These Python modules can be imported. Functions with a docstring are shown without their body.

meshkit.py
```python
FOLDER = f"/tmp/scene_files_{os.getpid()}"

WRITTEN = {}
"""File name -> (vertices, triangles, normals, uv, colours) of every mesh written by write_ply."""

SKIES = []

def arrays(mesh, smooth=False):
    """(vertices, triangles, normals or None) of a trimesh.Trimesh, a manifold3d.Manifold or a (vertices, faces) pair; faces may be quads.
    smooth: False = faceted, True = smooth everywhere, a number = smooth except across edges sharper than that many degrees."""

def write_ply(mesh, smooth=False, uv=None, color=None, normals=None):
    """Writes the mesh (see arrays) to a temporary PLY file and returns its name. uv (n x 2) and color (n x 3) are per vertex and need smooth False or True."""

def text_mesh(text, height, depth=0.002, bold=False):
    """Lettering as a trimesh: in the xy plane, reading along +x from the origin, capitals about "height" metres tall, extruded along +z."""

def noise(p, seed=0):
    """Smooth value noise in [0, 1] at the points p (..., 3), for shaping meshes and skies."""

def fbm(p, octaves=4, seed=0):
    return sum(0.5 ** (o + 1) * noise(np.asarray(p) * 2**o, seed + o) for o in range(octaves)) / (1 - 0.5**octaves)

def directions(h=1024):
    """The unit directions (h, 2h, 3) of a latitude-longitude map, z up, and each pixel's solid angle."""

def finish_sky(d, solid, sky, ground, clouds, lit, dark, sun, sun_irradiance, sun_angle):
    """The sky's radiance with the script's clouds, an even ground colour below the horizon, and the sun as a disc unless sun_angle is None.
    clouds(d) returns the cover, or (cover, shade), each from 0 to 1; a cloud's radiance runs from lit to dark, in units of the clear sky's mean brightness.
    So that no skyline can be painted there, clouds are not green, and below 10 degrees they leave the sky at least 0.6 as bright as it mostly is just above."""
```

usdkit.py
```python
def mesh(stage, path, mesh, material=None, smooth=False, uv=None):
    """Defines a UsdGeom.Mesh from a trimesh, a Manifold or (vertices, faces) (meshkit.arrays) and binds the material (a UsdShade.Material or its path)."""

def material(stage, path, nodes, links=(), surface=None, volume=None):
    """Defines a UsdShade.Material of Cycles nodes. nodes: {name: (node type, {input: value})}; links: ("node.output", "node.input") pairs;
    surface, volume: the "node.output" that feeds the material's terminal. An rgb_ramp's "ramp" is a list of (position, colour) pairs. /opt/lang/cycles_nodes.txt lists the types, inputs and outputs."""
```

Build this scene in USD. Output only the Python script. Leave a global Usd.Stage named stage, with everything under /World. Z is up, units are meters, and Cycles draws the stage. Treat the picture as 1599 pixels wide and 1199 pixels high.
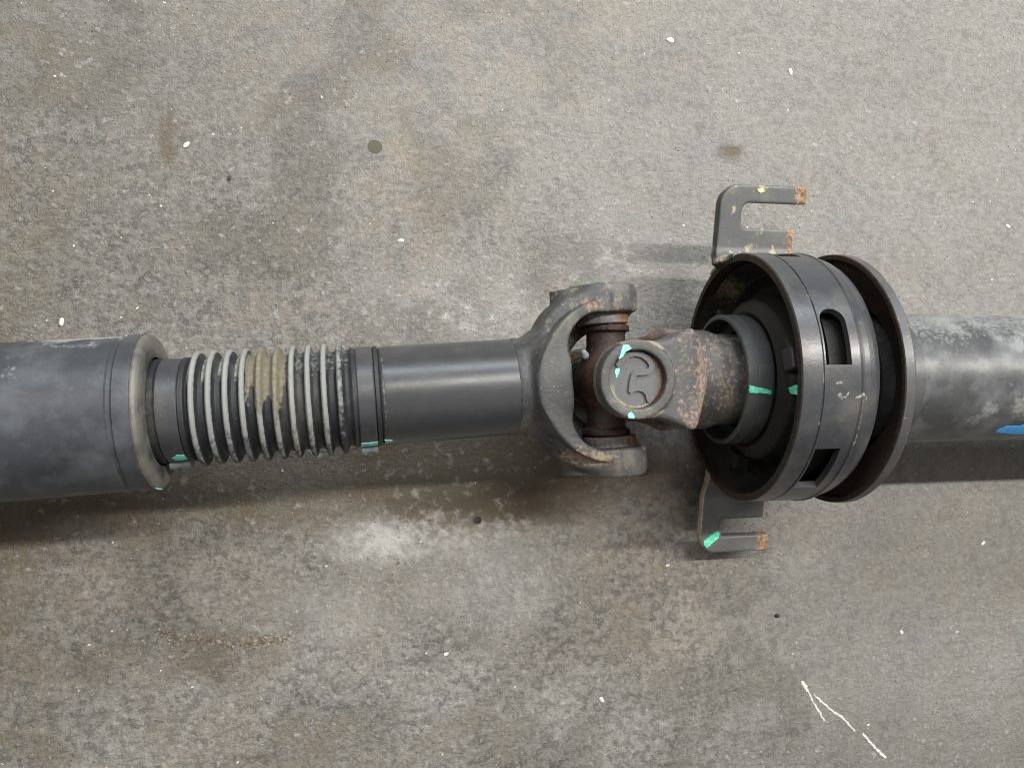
import math, random
import numpy as np, trimesh, usdkit, meshkit
import manifold3d as m3
from shapely.geometry import LineString, Polygon
from pxr import Usd, UsdGeom, UsdLux, UsdShade, Gf, Sdf, Vt

random.seed(7)
rng = np.random.default_rng(7)
stage = Usd.Stage.CreateInMemory()
UsdGeom.SetStageUpAxis(stage, UsdGeom.Tokens.z)
UsdGeom.SetStageMetersPerUnit(stage, 1.0)
UsdGeom.Xform.Define(stage, '/World')
MM = 0.001

# ------------------------------------------------------------------ camera
AXIS_Z = 67.5                                    # height of the shaft axis over the floor, mm
CAM_H, TILT, FPX = 449.0, math.radians(10.5), 1200.0
cam = UsdGeom.Camera.Define(stage, '/World/camera')
ca, sa = math.cos(TILT), math.sin(TILT)
cam.AddTransformOp().Set(Gf.Matrix4d(ca, 0, sa, 0, 0, 1, 0, 0, -sa, 0, ca, 0, 0, 0, CAM_H * MM, 1))
cam.CreateHorizontalApertureAttr(36.0)
cam.CreateVerticalApertureAttr(36.0 * 767 / 1024)
cam.CreateFocalLengthAttr(36.0 * FPX / 1599)
cam.CreateClippingRangeAttr(Gf.Vec2f(0.01, 50))
cam.CreateExposureAttr(0.66)

# ------------------------------------------------------------------ lamps of the workshop, and one added for a highlight (all outside the picture)
def rect_lamp(name, pos, target, w, h, power, color):
    l = UsdLux.RectLight.Define(stage, '/World/' + name)
    p, t = np.array(pos, float), np.array(target, float)
    back = (p - t) / np.linalg.norm(p - t)
    x = np.array([1.0, 0, 0]); x -= back * x.dot(back); x /= np.linalg.norm(x)
    y = np.cross(back, x)
    l.AddTransformOp().Set(Gf.Matrix4d(*x, 0, *y, 0, *back, 0, *p, 1))
    l.CreateWidthAttr(w); l.CreateHeightAttr(h)
    l.CreateIntensityAttr(power); l.CreateColorAttr(Gf.Vec3f(*color))
    return l
rect_lamp('tube_lamp', (1.35, 1.06, 2.5), (0.2, 0, 0.03), 2.9, 0.06, 138.0, (1.0, 0.965, 0.905))
rect_lamp('tube_lamp_001', (-1.9, 1.25, 2.5), (-0.1, 0, 0.03), 1.3, 0.06, 65.0, (1.0, 0.98, 0.94))  # added, unseen lamp: puts a highlight on the front tube
rect_lamp('door_light', (0.4, 3.0, 2.1), (0.1, 0, 0.05), 4.0, 0.7, 9.0, (0.86, 0.94, 1.0))
rect_lamp('ceiling_bounce', (0.3, -0.4, 3.2), (0.1, 0, 0), 6.0, 5.0, 0.33, (1.0, 0.965, 0.905))

# ------------------------------------------------------------------ materials
def N(**k): return k
def material(name, nodes, links, surface='p.BSDF'):
    return usdkit.material(stage, '/World/Looks/' + name, nodes, links, surface=surface)

def worn(name, base, base2, dust=(0.30, 0.27, 0.22), dust_amt=0.3, dust_lo=0.52, dust_hi=0.75, dirt=(0.36, 0.33, 0.26), rust=(0.13, 0.045, 0.018),
         rust2=(0.30, 0.17, 0.09), rough=0.45, rough2=0.6, fleck=0.25, fleck_col=(0.33, 0.31, 0.27), bump=0.25, scale=1.0, spec=0.5, metal=0.0):
    """Painted or bare metal, rubber: mottling, a film of dust, pale flecks, dirt and rust where the mesh's masks say so, broken up by noise."""
    nodes = {
        'g': ('geometry', {}),
        'n1': ('noise_texture', N(scale=45.0 * scale, detail=7.0, roughness=0.62)),
        'n2': ('noise_texture', N(scale=95.0 * scale, detail=8.0, roughness=0.68)),
        'n3': ('noise_texture', N(scale=520.0 * scale, detail=4.0, roughness=0.6)),
        'n4': ('noise_texture', N(scale=1500.0, detail=3.0, roughness=0.6)),
        'ad': ('attribute', {'attribute': 'dirt'}),
        'ar': ('attribute', {'attribute': 'rust'}),
        'cb': ('mix', N(color1=base, color2=base2)),
        'ap': ('attribute', {'attribute': 'paint'}),
        'c0': ('mix', N(color2=(0.032, 0.033, 0.036))),  # the paint mask also carries shade painted into the front yoke opening
        'mr1': ('map_range', N(from_min=dust_lo, from_max=dust_hi, to_min=0.0, to_max=dust_amt, clamp=True)),
        'c1': ('mix', N(color2=dust)),
        'mr3': ('map_range', N(from_min=0.64, from_max=0.70, to_min=0.0, to_max=fleck, clamp=True)),
        'c2': ('mix', N(color2=fleck_col)),
        'jd': ('math', N(math_type='multiply_add', value2=0.9, value3=-0.45)),
        'sd': ('math', N(math_type='add')),
        'fd': ('map_range', N(from_min=0.32, from_max=0.62, to_min=0.0, to_max=0.92, clamp=True)),
        'cd': ('mix', N(color1=dirt, color2=tuple(0.62 * x for x in dirt))),
        'c3': ('mix', {}),
        'jr': ('math', N(math_type='multiply_add', value2=1.0, value3=-1.0)),
        'jr2': ('math', N(math_type='multiply_add', value2=1.0)),
        'sr': ('math', N(math_type='add')),
        'fr': ('map_range', N(from_min=0.36, from_max=0.6, to_min=0.0, to_max=0.95, clamp=True)),
        'cr': ('mix', N(color1=rust, color2=rust2)),
        'crf': ('map_range', N(from_min=0.4, from_max=0.65, to_min=0.0, to_max=1.0, clamp=True)),
        'c4': ('mix', {}),
        'r0': ('map_range', N(from_min=0.3, from_max=0.7, to_min=rough, to_max=rough2, clamp=True)),
        'mx': ('math', N(math_type='maximum')),
        'r1': ('mix_float', N(b=0.85)),
        'bs': ('math', N(math_type='multiply_add', value2=0.5)),
        'b': ('bump', N(strength=bump, distance=0.0006)),
        'p': ('principled_bsdf', N(specular_ior_level=spec, metallic=metal)),
    }
    links = [('g.position', n + '.vector') for n in ('n1', 'n2', 'n3', 'n4')] + [
        ('n2.fac', 'cb.fac'), ('cb.color', 'c0.color1'), ('ap.fac', 'c0.fac'), ('n1.fac', 'mr1.value'), ('c0.color', 'c1.color1'), ('mr1.result', 'c1.fac'),
        ('n3.fac', 'mr3.value'), ('c1.color', 'c2.color1'), ('mr3.result', 'c2.fac'),
        ('n3.fac', 'jd.value1'), ('ad.fac', 'sd.value1'), ('jd.value', 'sd.value2'), ('sd.value', 'fd.value'),
        ('n2.fac', 'cd.fac'), ('c2.color', 'c3.color1'), ('cd.color', 'c3.color2'), ('fd.result', 'c3.fac'),
        ('n2.fac', 'jr.value1'), ('ar.fac', 'sr.value1'), ('n3.fac', 'jr2.value1'), ('jr.value', 'jr2.value3'), ('jr2.value', 'sr.value2'), ('sr.value', 'fr.value'),
        ('n3.fac', 'crf.value'), ('crf.result', 'cr.fac'), ('c3.color', 'c4.color1'), ('cr.color', 'c4.color2'), ('fr.result', 'c4.fac'),
        ('n2.fac', 'r0.value'), ('fd.result', 'mx.value1'), ('fr.result', 'mx.value2'), ('r0.result', 'r1.a'), ('mx.value', 'r1.fac'),
        ('n4.fac', 'bs.value1'), ('n3.fac', 'bs.value3'), ('bs.value', 'b.height'),
        ('c4.color', 'p.base_color'), ('r1.result', 'p.roughness'), ('b.normal', 'p.normal')]
    return material(name, nodes, links)

M = {}
M['tube'] = worn('black_painted_tube', (0.034, 0.037, 0.043), (0.055, 0.060, 0.068), dirt=(0.36, 0.36, 0.33), dust=(0.21, 0.23, 0.245), dust_amt=0.42, dust_lo=0.46, dust_hi=0.78, rough=0.36, rough2=0.5, fleck=0.12, bump=0.12)
M['rear_tube'] = worn('black_painted_rear_tube', (0.045, 0.047, 0.050), (0.08, 0.08, 0.082), dust=(0.27, 0.285, 0.29), dirt=(0.29, 0.295, 0.285), dust_amt=0.5, dust_lo=0.44, dust_hi=0.72, rough=0.31, rough2=0.48, fleck=0.15, bump=0.12)
M['slip'] = worn('black_satin_paint', (0.038, 0.039, 0.042), (0.052, 0.053, 0.056), dust_amt=0.15, dust_lo=0.55, dust_hi=0.8, rough=0.27, rough2=0.36, fleck=0.06, bump=0.08)
M['cast'] = worn('forged_yoke_grey', (0.048, 0.050, 0.051), (0.090, 0.088, 0.084), dust_amt=0.48, dust_lo=0.5, dust_hi=0.75, dirt=(0.38, 0.30, 0.21), rust2=(0.29, 0.215, 0.17), rust=(0.15, 0.10, 0.075), rough=0.45, rough2=0.62, fleck=0.6, fleck_col=(0.30, 0.29, 0.27), bump=0.5)
M['rusty'] = worn('rusty_steel', (0.018, 0.012, 0.010), (0.035, 0.017, 0.011), dust_amt=0.2, dust=(0.14, 0.08, 0.05), rust=(0.040, 0.013, 0.008), rust2=(0.11, 0.045, 0.02), rough=0.55, rough2=0.75, fleck=0.3, fleck_col=(0.28, 0.14, 0.07), bump=0.5)
M['housing'] = worn('grey_painted_housing', (0.040, 0.042, 0.047), (0.058, 0.060, 0.066), dust_amt=0.24, dust_lo=0.46, dust_hi=0.75, dirt=(0.5, 0.49, 0.44), rust=(0.016, 0.010, 0.008), rust2=(0.06, 0.034, 0.017), rough=0.24, rough2=0.38, fleck=0.16, bump=0.12)
M['ear'] = worn('grey_painted_ear', (0.075, 0.078, 0.082), (0.13, 0.13, 0.128), dust_amt=0.35, dust_lo=0.48, dust_hi=0.72, dirt=(0.52, 0.44, 0.30), rust=(0.15, 0.075, 0.04), rust2=(0.46, 0.31, 0.19), rough=0.4, rough2=0.55, fleck=0.25, bump=0.25)
M['boot'] = worn('black_boot_rubber', (0.014, 0.015, 0.018), (0.024, 0.026, 0.030), dust_amt=0.2, dirt=(0.33, 0.335, 0.315), rust=(0.155, 0.138, 0.095), rust2=(0.215, 0.192, 0.138), rough=0.5, rough2=0.65, fleck=0.15, bump=0.3)
M['rubber'] = worn('dark_cushion_rubber', (0.007, 0.007, 0.007), (0.012, 0.011, 0.010), dust_amt=0.07, dust=(0.10, 0.075, 0.04), dirt=(0.22, 0.17, 0.08), rough=0.5, rough2=0.7, fleck=0.12, fleck_col=(0.1, 0.08, 0.06), bump=0.4)
M['clamp'] = worn('dark_clamp_band', (0.036, 0.036, 0.042), (0.060, 0.060, 0.066), dust_amt=0.2, rough=0.32, rough2=0.45, fleck=0.1, bump=0.1)
M['clamp_ear'] = worn('bright_clamp_ear', (0.15, 0.18, 0.20), (0.24, 0.27, 0.29), dust_amt=0.2, rough=0.35, rough2=0.45, fleck=0.1, bump=0.1)
M['seal'] = worn('grey_seal_ring', (0.040, 0.045, 0.047), (0.062, 0.066, 0.068), dust_amt=0.2, rough=0.42, rough2=0.52, fleck=0.2, bump=0.15)
M['cap'] = worn('bearing_cap_steel', (0.085, 0.088, 0.092), (0.115, 0.116, 0.118), dust_amt=0.15, dirt=(0.42, 0.35, 0.25), rust=(0.12, 0.05, 0.02), rough=0.36, rough2=0.5, fleck=0.2, bump=0.15)
M['shield'] = worn('dust_cover_paint', (0.060, 0.062, 0.066), (0.085, 0.086, 0.089), dust_amt=0.2, rust=(0.016, 0.010, 0.007), rust2=(0.055, 0.030, 0.014), dirt=(0.32, 0.22, 0.08), rough=0.33, rough2=0.45, fleck=0.3, fleck_col=(0.5, 0.5, 0.5), bump=0.12)

M['lip'] = worn('worn_collar_lip', (0.05, 0.049, 0.047), (0.15, 0.143, 0.125), dust=(0.26, 0.245, 0.21), dust_amt=0.5, dust_lo=0.42, dust_hi=0.66, rough=0.45, rough2=0.6, fleck=0.2, bump=0.2)
def paint(name, col, col2):
    return material(name, {
        'g': ('geometry', {}), 'n': ('noise_texture', N(scale=420.0, detail=5.0, roughness=0.7)),
        'm': ('map_range', N(from_min=0.46, from_max=0.64, clamp=True)),
        'c': ('mix', N(color1=col, color2=col2)), 'p': ('principled_bsdf', N(roughness=0.6))},
        [('g.position', 'n.vector'), ('n.fac', 'm.value'), ('m.result', 'c.fac'), ('c.color', 'p.base_color')])
M['cyan'] = paint('turquoise_marker', (0.30, 0.90, 0.78), (0.14, 0.56, 0.50))
M['green'] = paint('green_marker', (0.07, 0.68, 0.40), (0.30, 0.85, 0.64))
M['blue'] = paint('blue_marker', (0.07, 0.42, 0.92), (0.05, 0.30, 0.66))
M['yellow'] = paint('pale_yellow_paint', (0.72, 0.66, 0.30), (0.55, 0.5, 0.28))
M['white'] = paint('white_chip_paint', (0.70, 0.69, 0.65), (0.50, 0.48, 0.44))
M['crumb'] = paint('rust_crumb', (0.11, 0.075, 0.05), (0.42, 0.38, 0.33))
M['dark_crumb'] = paint('dark_crumb', (0.03, 0.03, 0.03), (0.06, 0.055, 0.05))

# ------------------------------------------------------------------ helpers
def matrix(origin, rz=0.0, rx=0.0):
    """Local millimetres (x along the shaft, to the right) to world millimetres."""
    c, s = math.cos(rz), math.sin(rz); a, b = math.cos(rx), math.sin(rx)
    r = np.array([[c, -s, 0], [s, c, 0], [0, 0, 1.0]]) @ np.array([[1.0, 0, 0], [0, a, -b], [0, b, a]])
    m = np.eye(4); m[:3, :3] = r; m[:3, 3] = origin
    return m
used = {}
def free(path):
    k = used.get(path, 0); used[path] = k + 1
    return path if k == 0 else f'{path}_{k:03d}'
def put(name, mesh, mat, parent='/World', frame=np.eye(4), base=(0, 0, 0), smooth=35, masks=None, **keys):
    """ONE Mesh prim. masks: {primvar: function(points, normals) -> 0..1}, in the mesh's own local millimetres."""
    v, f, n = meshkit.arrays(mesh, smooth)
    path = free(f'{parent}/{name}')
    w = v @ frame[:3, :3].T + frame[:3, 3]
    nn = n if n is None else n @ frame[:3, :3].T
    pts = (w - np.asarray(base)) * MM
    m = UsdGeom.Mesh.Define(stage, path)
    m.CreatePointsAttr(Vt.Vec3fArray.FromNumpy(pts.astype(np.float32)))
    m.CreateFaceVertexCountsAttr(Vt.IntArray.FromNumpy(np.full(len(f), 3, np.int32)))
    m.CreateFaceVertexIndicesAttr(Vt.IntArray.FromNumpy(f.astype(np.int32).ravel()))
    m.CreateSubdivisionSchemeAttr('none')
    if nn is not None:
        m.CreateNormalsAttr(Vt.Vec3fArray.FromNumpy(nn.astype(np.float32))); m.SetNormalsInterpolation('vertex')
    for k, fn in (masks or {}).items():
        val = np.clip(np.broadcast_to(fn(v, n), len(v)), 0, 1).astype(np.float32)
        UsdGeom.PrimvarsAPI(m).CreatePrimvar(k, Sdf.ValueTypeNames.FloatArray, 'vertex').Set(Vt.FloatArray.FromNumpy(val))
    UsdShade.MaterialBindingAPI.Apply(m.GetPrim()).Bind(M[mat] if isinstance(mat, str) else mat)
    for k, val in keys.items(): m.GetPrim().SetCustomDataByKey(k, val)
    return path

def outline(pts, step):
    """A polyline with no segment longer than step, corners kept."""
    out = []
    for a, b in zip(pts[:-1], pts[1:]):
        k = max(1, int(math.ceil(math.dist(a, b) / step)))
        out += [tuple(np.array(a) + (np.array(b) - np.array(a)) * i / k) for i in range(k)]
    return out + [pts[-1]]
def lathe(profile, n=220, step=1.5, closed=False, wob=0.0, seed=0):
    """(x, radius) turned about the x axis. closed: the profile is a loop (a ring); else its ends lie on the axis."""
    p = list(profile) + ([profile[0]] if closed else [])
    p = np.array(outline(p, step)); p = p[:-1] if closed else p
    phi = np.linspace(0, 2 * np.pi, n, endpoint=False)
    r = p[:, 1][:, None] * np.ones(n)
    if wob:
        c = np.stack([p[:, 0][:, None] / 9 + 0 * phi, np.cos(phi) * 3 + 0 * r, np.sin(phi) * 3 + 0 * r], -1)
        r = r + wob * (meshkit.noise(c, seed) - 0.5) * 2 * (r > 0.01)
    v = np.stack([np.broadcast_to(p[:, 0][:, None], r.shape), r * np.sin(phi), r * np.cos(phi)], -1).reshape(-1, 3)
    k = len(p); i, j = np.meshgrid(np.arange(k if closed else k - 1), np.arange(n), indexing='ij')
    a, b = (i * n + j).ravel(), (((i + 1) % k) * n + j).ravel()
    c, d = (((i + 1) % k) * n + (j + 1) % n).ravel(), (i * n + (j + 1) % n).ravel()
    f = np.vstack([np.stack([a, b, c], 1), np.stack([a, c, d], 1)])
    m = trimesh.Trimesh(v, f, process=False); m.merge_vertices()
    m.update_faces(m.nondegenerate_faces())
    if m.volume < 0: m.invert()
    return m
def surface_net(fn, lo, hi, h):
    """The zero surface of a distance function as a closed mesh (naive surface nets)."""
    ax = [np.arange(lo[k], hi[k] + h, h) for k in range(3)]
    g = np.stack(np.meshgrid(*ax, indexing='ij'), -1)
    d = fn(g)
    s = d < 0
    nx, ny, nz = d.shape
    cnt = np.zeros((nx - 1, ny - 1, nz - 1)); pos = np.zeros((nx - 1, ny - 1, nz - 1, 3))
    sl = lambda o, m: slice(o, m - 1 + o)
    for axis in range(3):
        for o1 in (0, 1):
            for o2 in (0, 1):
                o = [0, 0, 0]; others = [k for k in range(3) if k != axis]; o[others[0]], o[others[1]] = o1, o2
                e = list(o); e[axis] = 1
                A = d[sl(o[0], nx), sl(o[1], ny), sl(o[2], nz)]; B = d[sl(e[0], nx), sl(e[1], ny), sl(e[2], nz)]
                cross = (A < 0) != (B < 0)
                t = np.where(cross, A / np.where(A == B, 1, A - B), 0)
                q = np.broadcast_to(np.array(o, float), cross.shape + (3,)).copy(); q[..., axis] = t
                pos += q * cross[..., None]; cnt += cross
    act = cnt > 0
    idx = -np.ones(act.shape, int); idx[act] = np.arange(act.sum())
    ijk = np.argwhere(act)
    v = np.array(lo) + h * (ijk + pos[act] / cnt[act][:, None])
    faces = []
    for axis in range(3):
        a1, a2 = (axis + 1) % 3, (axis + 2) % 3
        c = np.diff(s.astype(np.int8), axis=axis)
        inner = [slice(None)] * 3; inner[a1] = slice(1, -1); inner[a2] = slice(1, -1)
        cc = c[tuple(inner)]
        at = np.argwhere(cc != 0); sg = cc[cc != 0]
        at[:, a1] += 1; at[:, a2] += 1
        def cell(d1, d2):
            p = at.copy(); p[:, a1] -= d1; p[:, a2] -= d2
            return idx[p[:, 0], p[:, 1], p[:, 2]]
        q = np.stack([cell(1, 1), cell(0, 1), cell(0, 0), cell(1, 0)], 1)
        q = np.where((sg > 0)[:, None], q[:, ::-1], q)
        faces.append(q)
    q = np.vstack(faces)
    m = trimesh.Trimesh(v, np.vstack([q[:, [0, 1, 2]], q[:, [0, 2, 3]]]), process=False)
    if m.volume < 0: m.invert()
    return m
def smin(a, b, k): hh = np.clip(0.5 + 0.5 * (b - a) / k, 0, 1); return b + (a - b) * hh - k * hh * (1 - hh)
def smax(a, b, k): return -smin(-a, -b, k)
def box2(x, y, cx, cy, hx, hy, r):
    qx, qy = np.abs(x - cx) - hx + r, np.abs(y - cy) - hy + r
    return np.hypot(np.maximum(qx, 0), np.maximum(qy, 0)) + np.minimum(np.maximum(qx, qy), 0) - r
def ss(x, a, b): t = np.clip((x - a) / (b - a), 0, 1); return t * t * (3 - 2 * t)
def nz(v, s, seed=0, o=3): return meshkit.fbm(np.asarray(v) / s, o, seed)

def skin(fn, pts2, lift, n=5):
    """A thin film of paint: the polygon pts2 in (u, v), laid on the surface fn(u, v, lift)."""
    poly = Polygon(pts2).buffer(0)
    poly = max(getattr(poly, 'geoms', [poly]), key=lambda g: g.area)
    m = trimesh.creation.extrude_polygon(poly, 1.0, engine='earcut')
    for _ in range(n):
        e = m.edges_unique_length.max()
        m = m.subdivide() if e > 1.4 and len(m.faces) < 4000 else m
    v = np.array(m.vertices)
    m.vertices = fn(v[:, 0], v[:, 1], np.where(v[:, 2] > 0.5, lift, -0.3))
    if m.volume < 0: m.invert()
    return m
def ragged(pts, amp, step=0.6, seed=0):
    o = np.array(outline(list(pts) + [pts[0]], step))[:-1]
    k = np.arange(len(o))
    return o + amp * 2 * (np.stack([meshkit.noise(np.stack([k * 0.61, k * 0 + s * 7.3, k * 0.0], -1), seed) for s in (1, 2)], -1) - 0.5)
def around(R):                                  # (x, degrees from the top towards +y) on a turned part
    return lambda u, v, l: np.stack([u, (R + l) * np.sin(np.radians(v)), (R + l) * np.cos(np.radians(v))], -1)

# ------------------------------------------------------------------ the floor
def axis_steps(a, b, fine, far):
    near = np.arange(a, b + 1e-6, fine)
    out = near[-1] + np.cumsum(np.geomspace(fine * 2, far, 18))
    return np.concatenate([near[0] - (out - near[-1])[::-1], near, out])
fx, fy = axis_steps(-420, 640, 4, 400), axis_steps(-340, 340, 4, 400)
gx, gy = np.meshgrid(fx, fy, indexing='ij')
P = np.stack([gx, gy, 0 * gx], -1)
gz = 0.5 * (meshkit.fbm(P / 60, 3, 3) - 0.5) * np.exp(-(np.hypot(gx, gy) / 900) ** 2)
fv = np.stack([gx, gy, gz], -1).reshape(-1, 3)
ni, nj = gx.shape
ii, jj = np.meshgrid(np.arange(ni - 1), np.arange(nj - 1), indexing='ij')
q = np.stack([ii * nj + jj, (ii + 1) * nj + jj, (ii + 1) * nj + jj + 1, ii * nj + jj + 1], -1).reshape(-1, 4)
floor_mesh = (fv, q)
def blob(v, x, y, rx, ry, w=0.5, seed=0):
    n = nz(np.stack([v[:, 0], v[:, 1], 0 * v[:, 0]], -1), 28.0, seed, 4) - 0.5
    return 1 - ss(np.hypot((v[:, 0] - x) / rx, (v[:, 1] - y) / ry) + n * 1.2, 1 - w, 1 + w)
def rough_zone(v, n):
    a = 1 - ss(v[:, 0] + 0.35 * v[:, 1] + 90 * (nz(v, 90, 5) - 0.5), 90, 270)
    b = 1 - ss(v[:, 1] + 0.25 * v[:, 0] + 90 * (nz(v, 90, 6) - 0.5), 40, 190)
    return 0.15 + 0.85 * a * b
def warm_zone(v, n):
    return 0.15 * (1 - ss(v[:, 0], -60, 240)) + 0.65 * np.clip(nz(v, 110, 9, 4) - 0.42, 0, 1) * 2 * (1 - ss(v[:, 0], 120, 330)) + 0.5 * blob(v, 20, 95, 20, 70, 0.6, 2) + 0.6 * blob(v, 175, -115, 40, 55, 0.7, 4) + 0.5 * blob(v, -190, -80, 40, 20, 0.6, 8)
def oil_and_brown_zone(v, n):
    o = 0.85 * blob(v, 78, -52, 66, 24, 0.9, 1) + 0.7 * blob(v, -40, -48, 280, 30, 0.7, 3)  # second oval: a brown band along the front tube
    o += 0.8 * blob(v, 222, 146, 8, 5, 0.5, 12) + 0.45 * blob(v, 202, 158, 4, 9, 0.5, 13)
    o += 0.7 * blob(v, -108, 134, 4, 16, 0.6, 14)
    o += 0.6 * blob(v, -235, 0, 60, 260, 0.8, 15) + 0.45 * blob(v, -80, -150, 26, 12, 0.7, 16) + 0.35 * blob(v, -45, -215, 90, 45, 0.8, 17)  # first term: darker brown along the left edge
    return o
def pale_zone(v, n):
    return 0.72 * blob(v, 2, -92, 20, 11, 0.9, 21) + 0.42 * blob(v, 40, -86, 40, 12, 0.7, 22) + 0.38 * blob(v, 70, -115, 35, 20, 0.8, 26) + 0.35 * blob(v, 150, 75, 26, 26, 0.8, 23) + 0.3 * blob(v, 60, 45, 60, 24, 0.8, 24) + 0.25 * blob(v, -10, -130, 45, 14, 0.8, 25)
fl_nodes = {
    'g': ('geometry', {}),
    'big': ('noise_texture', N(scale=11.0, detail=5.0, roughness=0.55)),
    'mid': ('noise_texture', N(scale=42.0, detail=9.0, roughness=0.66)),
    'mp': ('mapping', N(location=(0.37, 0.11, 0.0))),
    'hue': ('noise_texture', N(scale=26.0, detail=6.0, roughness=0.62)),
    'mp2': ('mapping', N(location=(0.71, 0.53, 0.2))),
    'sp1': ('noise_texture', N(scale=165.0, detail=6.0, roughness=0.70)),
    'sp2': ('noise_texture', N(scale=400.0, detail=4.0, roughness=0.66)),
    'fn2': ('noise_texture', N(scale=240.0, detail=5.0, roughness=0.70)),
    'gr': ('noise_texture', N(scale=1000.0, detail=3.0, roughness=0.6)),
    'vo': ('voronoi_texture', N(scale=300.0, feature='f1', randomness=1.0)),
    'aR': ('attribute', {'attribute': 'rough_zone'}), 'aW': ('attribute', {'attribute': 'warm'}),
    'aO': ('attribute', {'attribute': 'oil'}), 'aP': ('attribute', {'attribute': 'pale'}),
    'c0': ('mix', N(color1=(0.180, 0.172, 0.158), color2=(0.405, 0.392, 0.368))),
    'mm': ('map_range', N(from_min=0.34, from_max=0.66, clamp=True)),
    'hr': ('rgb_ramp', {'ramp': [(0.30, (0.29, 0.30, 0.305)), (0.44, (0.33, 0.322, 0.308)), (0.52, (0.345, 0.332, 0.31)), (0.60, (0.35, 0.322, 0.298)), (0.70, (0.335, 0.322, 0.28))]}),
    'ch': ('mix', N(fac=0.45)),
    'c1': ('mix', N(color2=(0.40, 0.34, 0.275))),
    'wm': ('map_range', N(from_min=0.42, from_max=0.64, clamp=True)),
    'wf': ('math', N(math_type='multiply')),
    'd1': ('map_range', N(from_min=0.50, from_max=0.60, to_max=0.95, clamp=True)), 'd1m': ('math', N(math_type='multiply')),
    'c2': ('mix', N(color2=(0.105, 0.094, 0.082))),
    'd2': ('map_range', N(from_min=0.50, from_max=0.66, to_max=0.52, clamp=True)), 'd2m': ('math', N(math_type='multiply')),
    'c2b': ('mix', N(color2=(0.15, 0.138, 0.125))),
    'rz': ('map_range', N(from_min=0.0, from_max=1.0, to_min=0.28, to_max=1.0)),
    'fp': ('map_range', N(from_min=0.54, from_max=0.68, to_max=0.6, clamp=True)), 'fpm': ('math', N(math_type='multiply')),
    'c3': ('mix', N(color2=(0.56, 0.53, 0.48))),
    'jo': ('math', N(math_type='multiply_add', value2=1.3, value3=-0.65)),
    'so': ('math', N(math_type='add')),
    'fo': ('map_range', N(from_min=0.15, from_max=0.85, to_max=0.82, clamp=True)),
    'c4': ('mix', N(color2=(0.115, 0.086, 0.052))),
    'jp': ('math', N(math_type='multiply_add', value2=3.2, value3=-2.15)),
    'jp2': ('math', N(math_type='multiply_add', value2=1.0)),
    'sp': ('math', N(math_type='add')),
    'ffp': ('map_range', N(from_min=0.1, from_max=0.9, to_max=0.9, clamp=True)),
    'c5': ('mix', N(color2=(0.52, 0.515, 0.50))),
    'pit': ('map_range', N(from_min=0.10, from_max=0.17, to_min=0.75, to_max=0.0, clamp=True)),
    'pm': ('math', N(math_type='multiply')),
    'pg': ('map_range', N(from_min=0.54, from_max=0.6, clamp=True)),
    'c6': ('mix', N(color2=(0.085, 0.078, 0.070))),
    'h0': ('math', N(math_type='multiply_add', value2=0.8)),
    'h1': ('math', N(math_type='multiply_add', value2=0.35)),
    'h2': ('math', N(math_type='multiply_add', value2=-0.8)),
    'b': ('bump', N(strength=0.95, distance=0.0013)),
    'rr': ('map_range', N(from_min=0.3, from_max=0.7, to_min=0.5, to_max=0.78, clamp=True)),
    'p': ('principled_bsdf', N(specular_ior_level=0.35)),
}
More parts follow.
